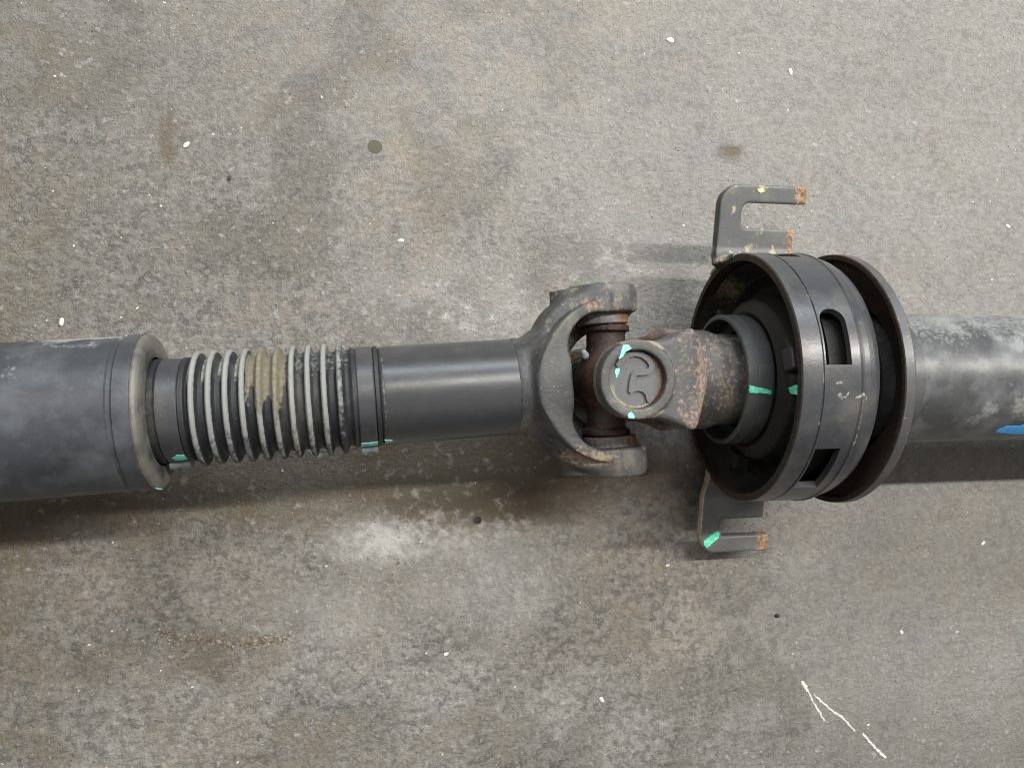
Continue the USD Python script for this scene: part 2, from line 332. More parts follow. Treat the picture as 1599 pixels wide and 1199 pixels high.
fl_links = [('g.position', k + '.vector') for k in ('big', 'mid', 'sp1', 'sp2', 'gr', 'vo', 'mp', 'mp2')] + [
    ('mp.vector', 'fn2.vector'), ('mp2.vector', 'hue.vector'),
    ('mid.fac', 'mm.value'), ('mm.result', 'c0.fac'), ('hue.fac', 'hr.fac'), ('c0.color', 'ch.color1'), ('hr.color', 'ch.color2'),
    ('mid.fac', 'wm.value'), ('aW.fac', 'wf.value1'), ('wm.result', 'wf.value2'), ('ch.color', 'c1.color1'), ('wf.value', 'c1.fac'),
    ('aR.fac', 'rz.value'),
    ('sp1.fac', 'd1.value'), ('d1.result', 'd1m.value1'), ('rz.result', 'd1m.value2'), ('c1.color', 'c2.color1'), ('d1m.value', 'c2.fac'),
    ('sp2.fac', 'd2.value'), ('d2.result', 'd2m.value1'), ('rz.result', 'd2m.value2'), ('c2.color', 'c2b.color1'), ('d2m.value', 'c2b.fac'),
    ('fn2.fac', 'fp.value'), ('fp.result', 'fpm.value1'), ('rz.result', 'fpm.value2'), ('c2b.color', 'c3.color1'), ('fpm.value', 'c3.fac'),
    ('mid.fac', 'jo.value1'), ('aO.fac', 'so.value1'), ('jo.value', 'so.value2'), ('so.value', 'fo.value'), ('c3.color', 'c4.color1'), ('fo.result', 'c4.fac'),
    ('sp1.fac', 'jp.value1'), ('mid.fac', 'jp2.value1'), ('jp.value', 'jp2.value3'), ('aP.fac', 'sp.value1'), ('jp2.value', 'sp.value2'), ('sp.value', 'ffp.value'), ('c4.color', 'c5.color1'), ('ffp.result', 'c5.fac'),
    ('vo.distance', 'pit.value'), ('pit.result', 'pm.value1'), ('mid.fac', 'pg.value'), ('pg.result', 'pm.value2'), ('c5.color', 'c6.color1'), ('pm.value', 'c6.fac'),
    ('sp1.fac', 'h0.value1'), ('sp2.fac', 'h0.value3'), ('gr.fac', 'h1.value1'), ('h0.value', 'h1.value3'), ('pm.value', 'h2.value1'), ('h1.value', 'h2.value3'), ('h2.value', 'b.height'),
    ('mid.fac', 'rr.value'), ('rr.result', 'p.roughness'), ('c6.color', 'p.base_color'), ('b.normal', 'p.normal')]
fl_nodes.update({'aG': ('attribute', {'attribute': 'grime_and_dark'}), 'jg': ('math', N(math_type='multiply_add', value2=1.7, value3=-1.30)), 'jg2': ('math', N(math_type='multiply_add', value2=1.7)),
    'sg': ('math', N(math_type='add')), 'fg': ('map_range', N(from_min=0.0, from_max=1.2, to_max=0.85, clamp=True)), 'cg': ('mix', N(mix_type='multiply', color2=(0.42, 0.405, 0.37)))})
fl_links = [l for l in fl_links if l != ('c3.color', 'c4.color1')] + [('mid.fac', 'jg.value1'), ('sp1.fac', 'jg2.value1'), ('jg.value', 'jg2.value3'), ('aG.fac', 'sg.value1'), ('jg2.value', 'sg.value2'), ('sg.value', 'fg.value'),
    ('c3.color', 'cg.color1'), ('fg.result', 'cg.fac'), ('cg.color', 'c4.color1')]
def grime_and_dark_zone(v, n):
    x, y = v[:, 0], v[:, 1]; k = 120 * (nz(v, 80, 51, 4) - 0.5)
    g = 0.26 * (1 - ss(x + k, -260, 60)) + 0.34 * (1 - ss(x - 0.5 * y + k + 60, -200, 120)) + 0.38 * (1 - ss(y + k, -255, -165)) + 0.22 * ss(x - y + k, 330, 480) * (y < 0)  # broad darkening at the left, upper left, bottom and lower right
    g += 0.42 * ss(nz(v, 38, 52, 5), 0.48, 0.64) * (1 - 0.75 * ss(x + 0.5 * y, 130, 300)) + 0.22 * blob(v, -20, 60, 150, 45, 0.8, 61)
    return g - 0.5 * pale_zone(v, n)
M['floor'] = material('stained_concrete', fl_nodes, fl_links)
put('concrete_floor', floor_mesh, 'floor', smooth=True, masks={'rough_zone': rough_zone, 'warm': warm_zone, 'oil': oil_and_brown_zone, 'pale': pale_zone, 'grime_and_dark': grime_and_dark_zone},
    label='stained grey workshop concrete floor under the propeller shaft', category='floor', kind='structure')

# ------------------------------------------------------------------ the propeller shaft
J = np.array([120.0, 2.0, AXIS_Z])               # centre of the universal joint
FRONT = matrix(J, math.radians(3.9))              # local x runs right along the front shaft; the front shaft lies at x < 0
REAR = matrix(J, math.radians(0.4))
ROLL = math.radians(12.5)
BRK = REAR @ matrix((0, 1.0, 0), 0, ROLL)         # the bearing bracket has rolled over on to its near ear
BASE = np.array([J[0], J[1], 0.0])
SH = '/World/propeller_shaft'; used[SH] = 1
xf = UsdGeom.Xform.Define(stage, SH); xf.AddTranslateOp().Set(Gf.Vec3d(*(BASE * MM)))
for k, val in dict(label='worn black propeller shaft with rubber bellows, universal joint and bearing bracket on concrete', category='propeller shaft').items():
    xf.GetPrim().SetCustomDataByKey(k, val)
def part(name, mesh, mat, frame, parent=SH, **k): return put(name, mesh, mat, parent, frame, BASE, **k)
phi_of = lambda v: np.degrees(np.arctan2(v[:, 1], v[:, 2]))

# front tube with its rolled end collar
def tube_dirt_and_pale(v, n):
    p = phi_of(v)
    d = 0.34 * ss(nz(v, 14, 4, 4), 0.50, 0.72) * ss(p, -60, -30) + 0.10 * ss(p, -5, 40)  # last term: paler towards +y
    d += 0.62 * np.exp(-(((v[:, 0] + 277) / 7) ** 2 + ((p - 15) / 14) ** 2))
    d += 0.55 * np.exp(-((p - 80) / 8) ** 2) * ss(nz(v, 12, 8), 0.4, 0.6)
    return d
ft = part('front_tube', lathe([(-420, 0), (-420, 35.6), (-229.6, 35.6), (-229.0, 34.9), (-227.0, 34.9), (-226, 33), (-226, 0)], 260, 2.0), 'tube', FRONT, masks={'dirt': tube_dirt_and_pale})
col = lathe([(-227.2, 35.3), (-226.4, 36.0), (-219.6, 36.2), (-219.4, 35.8), (-219.4, 25.4), (-227.2, 25.4)], 260, 0.8, True, 0.12, 3)
lip = lathe([(-219.4, 35.9), (-218.6, 36.15), (-217.4, 35.7), (-216.5, 34.4), (-215.9, 31.5), (-215.5, 27.0), (-216.0, 25.3), (-219.4, 25.3)], 260, 0.7, True, 0.14, 9)
def collar_dirt(v, n):
    r = np.hypot(v[:, 1], v[:, 2]); return 0.25 * ss(v[:, 0], -221, -219) + 0.12 * ss(nz(v, 10, 3), 0.45, 0.7)
co = part('end_collar', col, 'tube', FRONT, masks={'dirt': collar_dirt})
part('worn_lip', lip, 'lip', FRONT, co, masks={'dirt': lambda v, n: 0.10 + 0.2 * nz(v, 9, 4), 'paint': lambda v, n: 0.9 * (1 - ss(np.hypot(v[:, 1], v[:, 2]) + 4 * (nz(v, 6, 5) - 0.5), 28.5, 33.0)) + 0.35 * ss(nz(v, 8, 15), 0.5, 0.65)}, label='pale worn rolled lip')  # the paint mask only darkens the inner half and some patches
part('paint_mark', skin(around(35.9), ragged([(-218.6, -82), (-217.8, -72), (-217.2, -78), (-217.6, -90)], 0.25, 0.7, 3), 0.15), 'cyan', FRONT, co, label='small turquoise paint dab')

# rubber bellows
prof = [(-217.5, 0), (-217.5, 24.2), (-213.6, 24.6), (-213.2, 23.3), (-203.6, 23.3), (-203.2, 24.4), (-201.2, 24.4), (-200.4, 23.0)]
x0, pitch = -197.3, 7.12
for i in range(10):
    c = x0 + pitch * i
    prof += [(c - 2.5, 23.1), (c - 1.8, 24.2), (c - 1.15, 26.1), (c - 0.55, 26.9), (c + 0.55, 26.9), (c + 1.15, 26.1), (c + 1.8, 24.2), (c + 2.5, 23.1)]
prof += [(-129.2, 23.2), (-127.6, 24.4), (-126.0, 23.6), (-117.6, 23.6), (-117.2, 24.5), (-115.6, 24.4), (-115.2, 23.0), (-115.2, 0)]
def boot_dirt(v, n):
    p, r, x = phi_of(v), np.hypot(v[:, 1], v[:, 2]), v[:, 0]
    rib = ss(r, 24.9, 26.4)
    ridge = rib * (0.78 - 0.36 * ss(-p, -10, 70)) * (0.6 + 0.8 * nz(v, 4.0, 5)) * ss(x, -201, -198) * (1 - 0.45 * ss(x, -136, -132))
    left = 0.55 * ss(p + 10 * (nz(v, 6, 6) - 0.5), 15, 42) * (np.mod(x - x0 + pitch / 2, pitch) < pitch / 2) * (x < -172) * (x > -200)
    film = 0.40 * ss(p + 30 * (nz(v, 5, 7) - 0.5), 0, 50) * ss(x, -158, -152) * (1 - ss(x, -132, -124))
    return np.maximum.reduce([ridge, left, film]) * (1 - 0.5 * boot_mud(v, n))
def boot_mud(v, n):
    p, x = phi_of(v), v[:, 0]
    edge = -16 + 60 * np.abs(np.mod(x + 172.0, pitch) / pitch - 0.5) + 34 * (nz(v * (1, 0.6, 0.6), 4.5, 7, 4) - 0.5) + 10 * np.abs(x + 166)/8
    return 0.98 * ss(p, edge - 16, edge + 14) * ss(x + 1.5 * (nz(v, 4, 2) - 0.5), -176.0, -173) * (1 - ss(x + 3 * (nz(v, 4, 3) - 0.5), -159, -154))
bt = part('rubber_bellows', lathe(prof, 240, 0.45, False, 0.10, 8), 'boot', FRONT, masks={'dirt': boot_dirt, 'rust': boot_mud}, smooth=60)
def clamp_band(xa, xb, R):
    c = part('boot_clamp', lathe([(xa, R - 0.4), (xa, R + 0.5), (xa + 0.4, R + 0.8), (xb - 0.4, R + 0.8), (xb, R + 0.5), (xb, R - 0.4)], 200, 1.5, True), 'clamp', FRONT, bt)
    return c
def clamp_ear(xa, xb, R, deg):
    """The crimped ear of a clamp: a little bridge with a dent along its middle."""
    w = 9.0
    t = np.linspace(-1, 1, 25)
    h = 2.9 * (1 - np.abs(t) ** 4) - 0.9 * np.exp(-(t / 0.22) ** 2)
    xs = np.linspace(xa, xb, 9)
    top = np.stack([np.repeat(xs, 25), np.tile(t * w / 2, 9), np.tile(h, 9) - 0.55 * np.repeat(np.exp(-((xs - (xa + xb) / 2) / 1.6) ** 2), 25)], -1)
    bot = top.copy(); bot[:, 2] = -0.6
    v = np.vstack([top, bot]); f = []
    for i in range(8):
        for j in range(24):
            a, b, c, d = i * 25 + j, (i + 1) * 25 + j, (i + 1) * 25 + j + 1, i * 25 + j + 1
            f += [[a, b, c], [a, c, d], [a + 225, c + 225, b + 225], [a + 225, d + 225, c + 225]]
    for i in range(8):
        for j, s in ((0, 1), (24, -1)):
            a, b = i * 25 + j, (i + 1) * 25 + j
            t1, t2 = [a, a + 225, b + 225], [a, b + 225, b]
            f += [t1[::s], t2[::s]]
    for j in range(24):
        for i, s in ((0, -1), (8, 1)):
            a, b = i * 25 + j, i * 25 + j + 1
            f += [[a, a + 225, b + 225][::s], [a, b + 225, b][::s]]
    m = trimesh.Trimesh(v, f, process=False)
    r = math.radians(deg); s_, c_ = math.sin(r), math.cos(r)
    u = np.array([0, c_, -s_]); n = np.array([0, s_, c_])
    m.vertices = np.outer(v[:, 0], [1, 0, 0]) + np.outer(v[:, 1], u) + np.outer(v[:, 2] + R, n)
    if m.volume < 0: m.invert()
    return m
clamp_band(-213.0, -203.8, 23.3)
part('clamp_ear', clamp_ear(-213.0, -203.8, 24.4, -90), 'clamp_ear', FRONT, bt)
part('paint_mark', skin(around(24.15), ragged([(-209.8, -62), (-207.5, -56), (-204.2, -56), (-203.9, -68), (-206, -71), (-208.8, -69)], 0.3, 0.7, 5), 0.15), 'cyan', FRONT, bt, label='oval turquoise paint dab')
clamp_band(-125.6, -117.9, 23.6)
part('clamp_ear', clamp_ear(-125.6, -117.9, 24.7, -90), 'clamp_ear', FRONT, bt)
part('paint_mark', skin(around(24.45), ragged([(-125.6, -62), (-117.9, -61), (-117.9, -73), (-125.6, -74)], 0.3, 0.7, 6), 0.15), 'cyan', FRONT, bt, label='turquoise paint stripe')

# stub tube and front fork
def slip_dirt(v, n):
    return 0.5 * np.exp(-((v[:, 0] + 113.3) / 0.9) ** 2) * (0.7 + 0.8 * (nz(v, 4, 3) - 0.5)) + 0.10 * ss(nz(v, 7, 5), 0.55, 0.75)
def slip_rust(v, n): return 0.75 * np.exp(-((v[:, 0] + 112.8) / 0.8) ** 2) * ss(-phi_of(v), 35, 60)
part('stub_tube', lathe([(-115.4, 0), (-115.4, 22.6), (-114.6, 23.6), (-113.6, 24.0), (-50, 24.0), (-40, 24.0), (-40, 0)], 240, 1.2), 'slip', FRONT, masks={'dirt': slip_dirt, 'rust': slip_rust})
part('paint_mark', skin(around(24.0), ragged([(-114.4, -60), (-110.9, -61), (-111.3, -67), (-114.3, -70)], 0.25, 0.6, 9), 0.15), 'cyan', FRONT, SH + '/stub_tube', label='tiny turquoise paint dab')

def fork(g, side):
    """A forged fork opening towards -x*side; its ears lie at y = +-. side=1: arms at y, body at x < 0."""
    x, y, z = g[..., 0], g[..., 1], g[..., 2]
    ay = np.abs(y)
    body = box2(x, y, 0.0, 0.0, 38.0, 45.0, 28.0)                   # outer plan
    body = np.maximum(body, x - 17)
    pk = ss(-z, -3, 13)                                             # the opening narrows downwards, shaped so that its corners go dark
    inner = box2(x, y, 24.0 + 9.0 * pk, 0.0, 50.0, 34.0 - 8.5 * pk, 19.0)                # the opening
    plan = smax(body, -inner, 2.0)
    hz = 16.5 - 1.5 * ss(-x, 5, 30)
    prof_ = np.where(x > 0, np.hypot(x, z) - 18.0, np.abs(z) - hz)  # rounded ear end
    d = smax(plan, prof_, 5.0)
    boss = np.maximum(np.hypot(x, z) - 17.5, np.abs(ay - 42.0) - 6.2)
    rib = np.maximum(np.hypot((x + 10) * 0.6, z) - 10, np.abs(ay - 41.8) - 5.2)
    d = smin(d, boss, 5.0)
    d = smin(d, rib, 2.0)
    band = np.minimum(np.hypot(x + 0.5, y) - 40.5, box2(x, y, 5, 0, 12, 40.5, 2))   # the raised C-shaped face
    band = np.maximum(np.maximum(band, x - 14), -box2(x, y, 24.0, 0.0, 50.0, 34.0, 19.0))
    band = smax(band, np.abs(z) - (17.5 + 9.5 * ss(-x, -2, 32)), 0.7)
    band = np.where(x > 0, smax(band, np.hypot(x, z) - 18.0, 2.0), band)
    d = smin(d, band, 1.2)
    r = np.hypot(y, z)
    neck = np.maximum(np.maximum(r - (24.25 + 3.0 * ss(x, -45, -38)), -x - 50), x + 26)
    d = smin(d, neck, 5.0)
    d = smax(d, -(np.hypot(x, z) - 13.5), 0.8)                      # bearing bores
    return d
def fork_noise(g, d): return d + 0.35 * (meshkit.fbm(g / 5.0, 2, 4) - 0.5) * (1 - ss(np.abs(g[..., 0]), 43, 50))
yoke = surface_net(lambda g: fork_noise(g, fork(g, 1)), (-60, -54, -36), (22, 54, 36), 0.9)
def yoke_rust(v, n):
    x, y, z = v.T
    r = 0.62 * np.exp(-(((x + 22) / 16) ** 2 + ((y + 36) / 7) ** 2)) * (z > 6)
    r += 0.62 * np.exp(-(((x + 10) / 10) ** 2 + ((y - 37) / 6) ** 2)) * (z > 6)
    r += 0.35 * ((np.abs(y) < 36) & (x > -26)) * (z < 14) + 0.3 * (x > 12)
    return r
def yoke_dirt(v, n):
    x, y, z = v.T
    return 0.6 * np.exp(-(((x + 13) / 9) ** 2 + ((y + 38) / 4) ** 2)) * (z > 6) + 0.3 * ss(nz(v, 9, 3), 0.5, 0.7) * (n[:, 2] > 0.2) * (y > 20) + 0.12
def yoke_paint_and_shade(v, n):
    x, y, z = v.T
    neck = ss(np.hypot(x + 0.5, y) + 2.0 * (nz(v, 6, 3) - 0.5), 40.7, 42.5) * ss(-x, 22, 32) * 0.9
    return np.maximum(neck, 0.85 * (np.abs(y) < 35) * (x > -27) * (1 - ss(n[:, 2], 0.3, 0.6)) * (z < 17))  # second term: shade painted on the walls of the opening
part('front_yoke', yoke, 'cast', FRONT, smooth=True, masks={'rust': yoke_rust, 'dirt': yoke_dirt, 'paint': yoke_paint_and_shade})

# the cross and its bearing caps
def cross(g):
    x, y, z = g[..., 0], g[..., 1], g[..., 2]
    d = np.sqrt(x * x + y * y + z * z) - 16.5
    for a, b, c in ((y, x, z), (z, x, y)):
        r = np.hypot(b, c)
        d = smin(d, np.maximum(r - 10.0, np.abs(a) - 38), 4.0)
        d = smin(d, np.maximum(r - 12.2, np.abs(np.abs(a) - 26.5) - 1.6), 1.2)
    return d
part('joint_cross', surface_net(cross, (-22, -41, -41), (22, 41, 41), 1.0), 'rusty', REAR, smooth=True,
     masks={'rust': lambda v, n: 0.12 + 0.35 * ss(nz(v, 6, 5), 0.48, 0.64), 'paint': lambda v, n: 0.0 * v[:, 0]})
gn = surface_net(lambda g: smin(np.sqrt(((g - np.array([-14.5, 14.0, 9])) ** 2).sum(-1)) - 1.7, np.sqrt(((g - np.array([-13.5, 12.5, 8])) ** 2).sum(-1)) - 2.2, 0.8), (-20, 6, 2), (-8, 20, 16), 0.5)
part('grease_nipple', gn, 'clamp_ear', REAR, SH + '/joint_cross', smooth=True)
def turned(mesh, axis, sign):
    """A part turned about x, laid along y or z."""
    m = mesh.copy(); v = np.array(m.vertices)
    m.vertices = np.stack([v[:, 2] * 1.0, v[:, 0] * sign, v[:, 1] * sign], -1) if axis == 'y' else np.stack([v[:, 1], v[:, 2] * sign, v[:, 0] * sign], -1)
    if m.volume < 0: m.invert()
    return m
cup = lathe([(28.5, 0), (28.5, 13.0), (29.0, 13.45), (44.3, 13.45), (44.8, 12.9), (44.8, 0)], 96, 2.0)
for s in (1, -1):
    part('bearing_cap', turned(cup, 'y', s), 'cap', FRONT, masks={'rust': lambda v, n: 0.8 * ss(v[:, 0], 3, 8) * (np.abs(v[:, 1]) < 36), 'dirt': lambda v, n: 0.35 * (np.abs(v[:, 1]) < 36) + 0 * v[:, 0]})
def cap_dirt(v, n): return 0.75 * ss(np.hypot(v[:, 0], v[:, 1] + 2), 8.5, 12) * ss(-v[:, 1] - 0.25 * v[:, 0], 1, 8) * (v[:, 2] > 40)
def cap_rust(v, n): return 0.9 * ss(np.hypot(v[:, 0], v[:, 1]), 11.5, 13) * ss(v[:, 0], 4, 10)
caps = [part('bearing_cap', turned(cup, 'z', s), 'cap', REAR, masks={'dirt': cap_dirt, 'rust': cap_rust}) for s in (1, -1)]
def logo(pts, w):
    p = (np.array(pts, float) - (575, 610)) * (0.0365, -0.0365)
    return LineString(p).buffer(w, join_style=1)
emb = logo([(350, 420), (400, 350), (480, 300), (570, 282), (660, 300), (740, 355), (782, 420), (778, 475), (730, 512), (650, 520), (575, 525), (545, 550), (528, 620), (510, 745)], 1.3)
emb = emb.union(logo([(512, 735), (590, 712), (670, 728), (730, 785), (748, 862)], 1.3)).simplify(0.05)
em = trimesh.creation.extrude_polygon(emb, 1.9, engine='earcut'); em.apply_translation((0, 0, 44.2))
em = m3.Manifold(m3.Mesh(np.array(em.vertices, np.float32), np.array(em.faces, np.uint32)))
part('emblem', em, 'cap', REAR, caps[0], smooth=25)
bossf = lambda u, v, l: np.stack([u, v, 49.0 + l], -1)

# rear fork: the same forging turned a quarter about the shaft, with a longer neck
def fork_rear(g):
    x, y, z = -g[..., 0], g[..., 2], g[..., 1]                     # arms along z
    ay = np.abs(y)
    # arm outline from the side: flat boss, then sloping down to the neck
    body = box2(x, y, 0.0, 0.0, 46.0, 47.0, 26.0)
    body = np.maximum(body, x - 18)
    inner = box2(x, y, 20.0, 0.0, 45.0, 33.0, 15.0)
    plan = smax(body, -inner, 2.0)
    hw = 17.9 + 7.0 * ss(-x, 8, 34)                               # seen from above: widening arms
    wid = np.where(x > 0, np.hypot(x, z) - 17.9, (np.abs(z) - hw) * 0.97)
    d = smax(plan, wid, 3.0)
    cut = (-x - 36) * 0.9 + (np.abs(z) - 12) * 0.35               # the chamfered shoulders
    d = smax(d, cut, 5.0)
    boss = np.maximum(np.hypot(x, z) - 17.9, np.abs(ay - 43) - 6.0)
    d = smin(d, boss, 1.5)
    r = np.hypot(y, z)
    neck = np.maximum(np.maximum(r - (26.0 - 2.0 * ss(-x, 52, 60)), -x - 80), x + 30)
    d = smin(d, neck, 6.0)
    d = smax(d, -np.maximum(np.hypot(x, z) - 13.5, 20 - ay), 0.5)
    return d
ry = surface_net(lambda g: fork_noise(g, fork_rear(g)), (-22, -36, -53), (84, 36, 53), 0.8)
def ry_rust(v, n):
    x, y, z = v.T
    r = 0.66 * np.exp(-((x - 36 - 0.05 * np.abs(y)) / 5) ** 2) * (z > 0) * (0.4 + 1.2 * nz(v, 7, 2)) + 0.36 * ss(x, 14, 22) * (z > 10)
    return r + 0.75 * (np.abs(z) < 34) * (x < 40) + 0.7 * (z < 42) * (x < -8)
def ry_dirt(v, n):
    x, y, z = v.T
    edge = np.exp(-((np.hypot(x, y) - 18.6) / 1.2) ** 2) * (x > -8) * (z > 30) * (0.35 + 0.45 * (np.abs(y) > 14))
    side = 0.55 * ss(np.abs(y), 19, 24) * (x < 38) * (z > 22) * (n[:, 2] > 0.1)
    return edge + side * nz(v, 8, 6) * 1.5 + 0.34 * ss(nz(v, 6, 3), 0.46, 0.66) * ss(x, 16, 22) * (z > 15) - 0.2 * (np.hypot(x, y) < 17.2)
rk = part('rear_yoke', ry, 'cast', REAR, smooth=True, masks={'rust': ry_rust, 'dirt': ry_dirt})
for pts, s in (([(-8.3, 8.3), (-6.6, 13.9), (-4.4, 14.2), (-3.0, 12.6), (-5.4, 11.3), (-6.6, 9.2)], 1), ([(-9.2, 5.4), (-7.6, 5.5), (-7.9, 3.2), (-9.0, 0.8), (-9.9, 3.0)], 2), ([(-4.6, -15.6), (-3.2, -14.2), (-1.6, -16.6), (-2.2, -17.6), (-4.4, -17.4)], 3)):
    if s == 2:
        part('paint_mark', skin(lambda u, v, l: np.stack([u, v, 44.8 + l], -1), ragged(pts, 0.3, 0.5, s), 0.2), 'cyan', REAR, caps[0])
    else:
        part('paint_mark', skin(bossf, ragged([(a * 1.12, b * 1.12 if s == 1 else b) for a, b in pts], 0.3, 0.5, s), 0.25), 'cyan', REAR, rk)

# slinger ring, bearing, rubber, housing, dust cover, rear tube (x from the joint: world x - 120)
part('slinger_ring', lathe([(61.8, 31.8), (61.8, 33.4), (62.3, 34.0), (67.0, 34.2), (67.4, 33.9), (67.8, 34.2), (74.5, 34.2), (76, 33.5), (76, 26), (73, 26), (72, 31.4)], 180, 1.0, True), 'seal', REAR)
rm = part('paint_mark', skin(around(34.2), ragged([(62.2, -5), (66, -6.5), (70.5, -8), (73.8, -9.5), (74, -13), (71, -12), (67, -11.5), (62.3, -11.5)], 0.35, 0.5, 4), 0.2), 'green', REAR, SH + '/slinger_ring', label='green paint stripe')
cush = lathe([(78, 30), (76, 36), (80, 42), (90, 46), (94, 52), (86, 58), (78, 61.5), (79, 62.6), (82.5, 62.6), (90, 54.5), (112, 54), (104, 44), (92, 34), (84, 30)], 200, 1.5, True)
def cush_dirt(v, n): return 0.5 * np.exp(-(((phi_of(v) - 118) / 16) ** 2)) * ss(np.hypot(v[:, 1], v[:, 2]), 52, 58)
cu = part('rubber_cushion', cush, 'rubber', REAR, smooth=50, masks={'dirt': cush_dirt})
def lug(x, r, deg, sx, sy, sz):
    m = trimesh.creation.box((sx, sy, sz)); m = m.subdivide()
    m = surface_net(lambda g: np.maximum(box2(g[..., 0], g[..., 1], 0, 0, sx / 2, sy / 2, 1.0), np.abs(g[..., 2]) - sz / 2), (-sx / 2 - 1.5, -sy / 2 - 1.5, -sz / 2 - 1.5), (sx / 2 + 1.5, sy / 2 + 1.5, sz / 2 + 1.5), 0.7)
    a = math.radians(deg); v = np.array(m.vertices)
    m.vertices = np.stack([v[:, 0] + x, v[:, 1] * math.cos(a) + (v[:, 2] + r) * math.sin(a), -v[:, 1] * math.sin(a) + (v[:, 2] + r) * math.cos(a)], -1)
    return m
for d_ in (12, 132, -108):
    part('rubber_lug', lug(80.5, 45.5, d_, 9, 11, 9), 'rubber' if d_ != 12 else 'seal', REAR, cu, smooth=40)
part('paint_mark', skin(lambda u, v, l: np.stack([78 + u * 0.8, v, 42.5 + u * 0.9 + l], -1), ragged([(0, -4.5), (3, -3), (5, -4), (4, -7.5), (1, -7.5)], 0.3, 0.5, 8), 0.3), 'green', REAR, cu)

H0 = 71.5
hp = [(H0, 61.5), (H0, 64.6), (H0 + 0.6, 65.4), (H0 + 10.0, 65.6), (H0 + 10.3, 65.0), (H0 + 10.8, 65.0), (H0 + 11.1, 65.6), (H0 + 29.3, 65.6), (H0 + 30.1, 66.2), (H0 + 31.2, 66.0), (H0 + 31.9, 64.9),
      (H0 + 35.0, 64.6), (H0 + 35.4, 64.2), (H0 + 38.5, 63.6), (H0 + 41.2, 62.2), (H0 + 42.6, 60.2), (H0 + 42.6, 57.5), (H0 + 40, 59.5), (H0 + 31, 62.0), (H0 + 3, 62.6)]
hm = lathe(hp, 260, 1.1, True)
man = m3.Manifold(m3.Mesh(np.array(hm.vertices, np.float32), np.array(hm.faces, np.uint32)))
def slot_cutter(xa, xb, p0, p1, round_hi):
    """A slot through the housing wall between two angles (degrees), one end round if asked."""
    out = []
    h = (xb - xa) / 2
    arc = 57.3 * h / 65.6
    poly = [(xa, p0), (xb, p0)] + [(xa + h + h * math.cos(t), p1 - arc + arc * math.sin(t)) for t in np.linspace(0, np.pi, 13)] if round_hi else [(xa, p0), (xb, p0), (xb, p1), (xa, p1)]
    pg = Polygon(poly).buffer(0)
    m = trimesh.creation.extrude_polygon(pg, 1.0, engine='earcut')
    for _ in range(3): m = m.subdivide()
    v = np.array(m.vertices); R = np.where(v[:, 2] > 0.5, 70.0, 55.0); a = np.radians(v[:, 1])
    m.vertices = np.stack([v[:, 0], R * np.sin(a), R * np.cos(a)], -1); m.merge_vertices()
    if m.volume < 0: m.invert()
    return m3.Manifold(m3.Mesh(np.array(m.vertices, np.float32), np.array(m.faces, np.uint32)))
ro = math.degrees(ROLL)                          # the slots' angles are those seen; the housing itself is rolled
for p0, p1, rd in ((4.5, 28.5, True), (-56, -31, False), (68, 88, True), (-118, -94, False), (128, 152, True)):
    man = man - slot_cutter(H0 + 11.9, H0 + 24.8, p0 + ro, p1 + ro, rd)
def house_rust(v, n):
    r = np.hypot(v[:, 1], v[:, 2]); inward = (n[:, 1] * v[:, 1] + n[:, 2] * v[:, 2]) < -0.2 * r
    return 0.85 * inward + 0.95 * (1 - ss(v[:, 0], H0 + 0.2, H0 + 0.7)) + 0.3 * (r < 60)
def house_dirt(v, n):
    p = phi_of(v) - ro
    d = 0.34 * np.exp(-((v[:, 0] - H0 - 30.6) / 0.9) ** 2) * ss(-p, -4, 12) * (1 - ss(-p, 38, 50))
    s_ = np.abs(meshkit.noise(v / 3.2, 31) - 0.5)
    d += 0.62 * (1 - ss(s_, 0.02, 0.06)) * np.exp(-(((v[:, 0] - H0 - 24) / 8) ** 2 + ((p + 6) / 7) ** 2))
    d += 0.22 * np.exp(-((v[:, 0] - H0 - 10.6) / 0.7) ** 2) + 0.20 * ss(nz(v * (0.35, 1, 1), 4, 41, 4), 0.56, 0.7) + 0.2 * np.exp(-((v[:, 0] - H0 - 32.6) / 0.8) ** 2)
    return d * (np.hypot(v[:, 1], v[:, 2]) > 63)
ho = part('bearing_housing', man, 'housing', BRK, masks={'rust': house_rust, 'dirt': house_dirt}, smooth=32)
# inner sleeve seen through the slots
part('inner_sleeve', lathe([(H0 + 19, 55.5), (H0 + 19, 57.0), (H0 + 34, 57.0), (H0 + 34, 55.5)], 160, 2.0, True), 'rubber', BRK)

def ear(g, sgn, uo, us0, us1, xa, xs, xo, xi, W):
    """Forked mounting ear: a plate with an open slot, flowing into the housing wall."""
    x, u, w = g[..., 0], g[..., 1] * sgn, g[..., 2]
    pl = box2(x, u, (xa + xo) / 2, (uo + 40) / 2, (xo - xa) / 2, (uo - 40) / 2, 12.0)
    pl = np.minimum(pl, box2(x, u, (xa + 13 + xo) / 2, (uo + us1) / 2, (xo - xa - 13) / 2, (uo - us1) / 2, 1.2))
    pl = np.maximum(pl, np.minimum(-(u - us0), x - xi))           # the inner prong is shorter
    sl = box2(x, u, (xs + 200) / 2, (us0 + us1) / 2, (200 - xs) / 2, (us1 - us0) / 2, 4.5)
    pl = smax(pl, -sl, 0.8)
    bend = 6.0 * ss(uo - u, 34, 52)                               # it rises towards the housing
    d = smax(pl, np.abs(w - W - bend) - 3.0, 1.0)
    r = np.hypot(u, w)
    ang = np.degrees(np.arctan2(w, u))
    pad = smax(np.maximum(np.abs(r - 64.8) - 1.5, (np.abs(ang + 25) - 13) * 1.1), np.maximum(xa + 4 - x, x - (xi - 1)), 1.5)
    d = smin(d, pad, 7.0)
    return np.maximum(d, 63.5 - r)
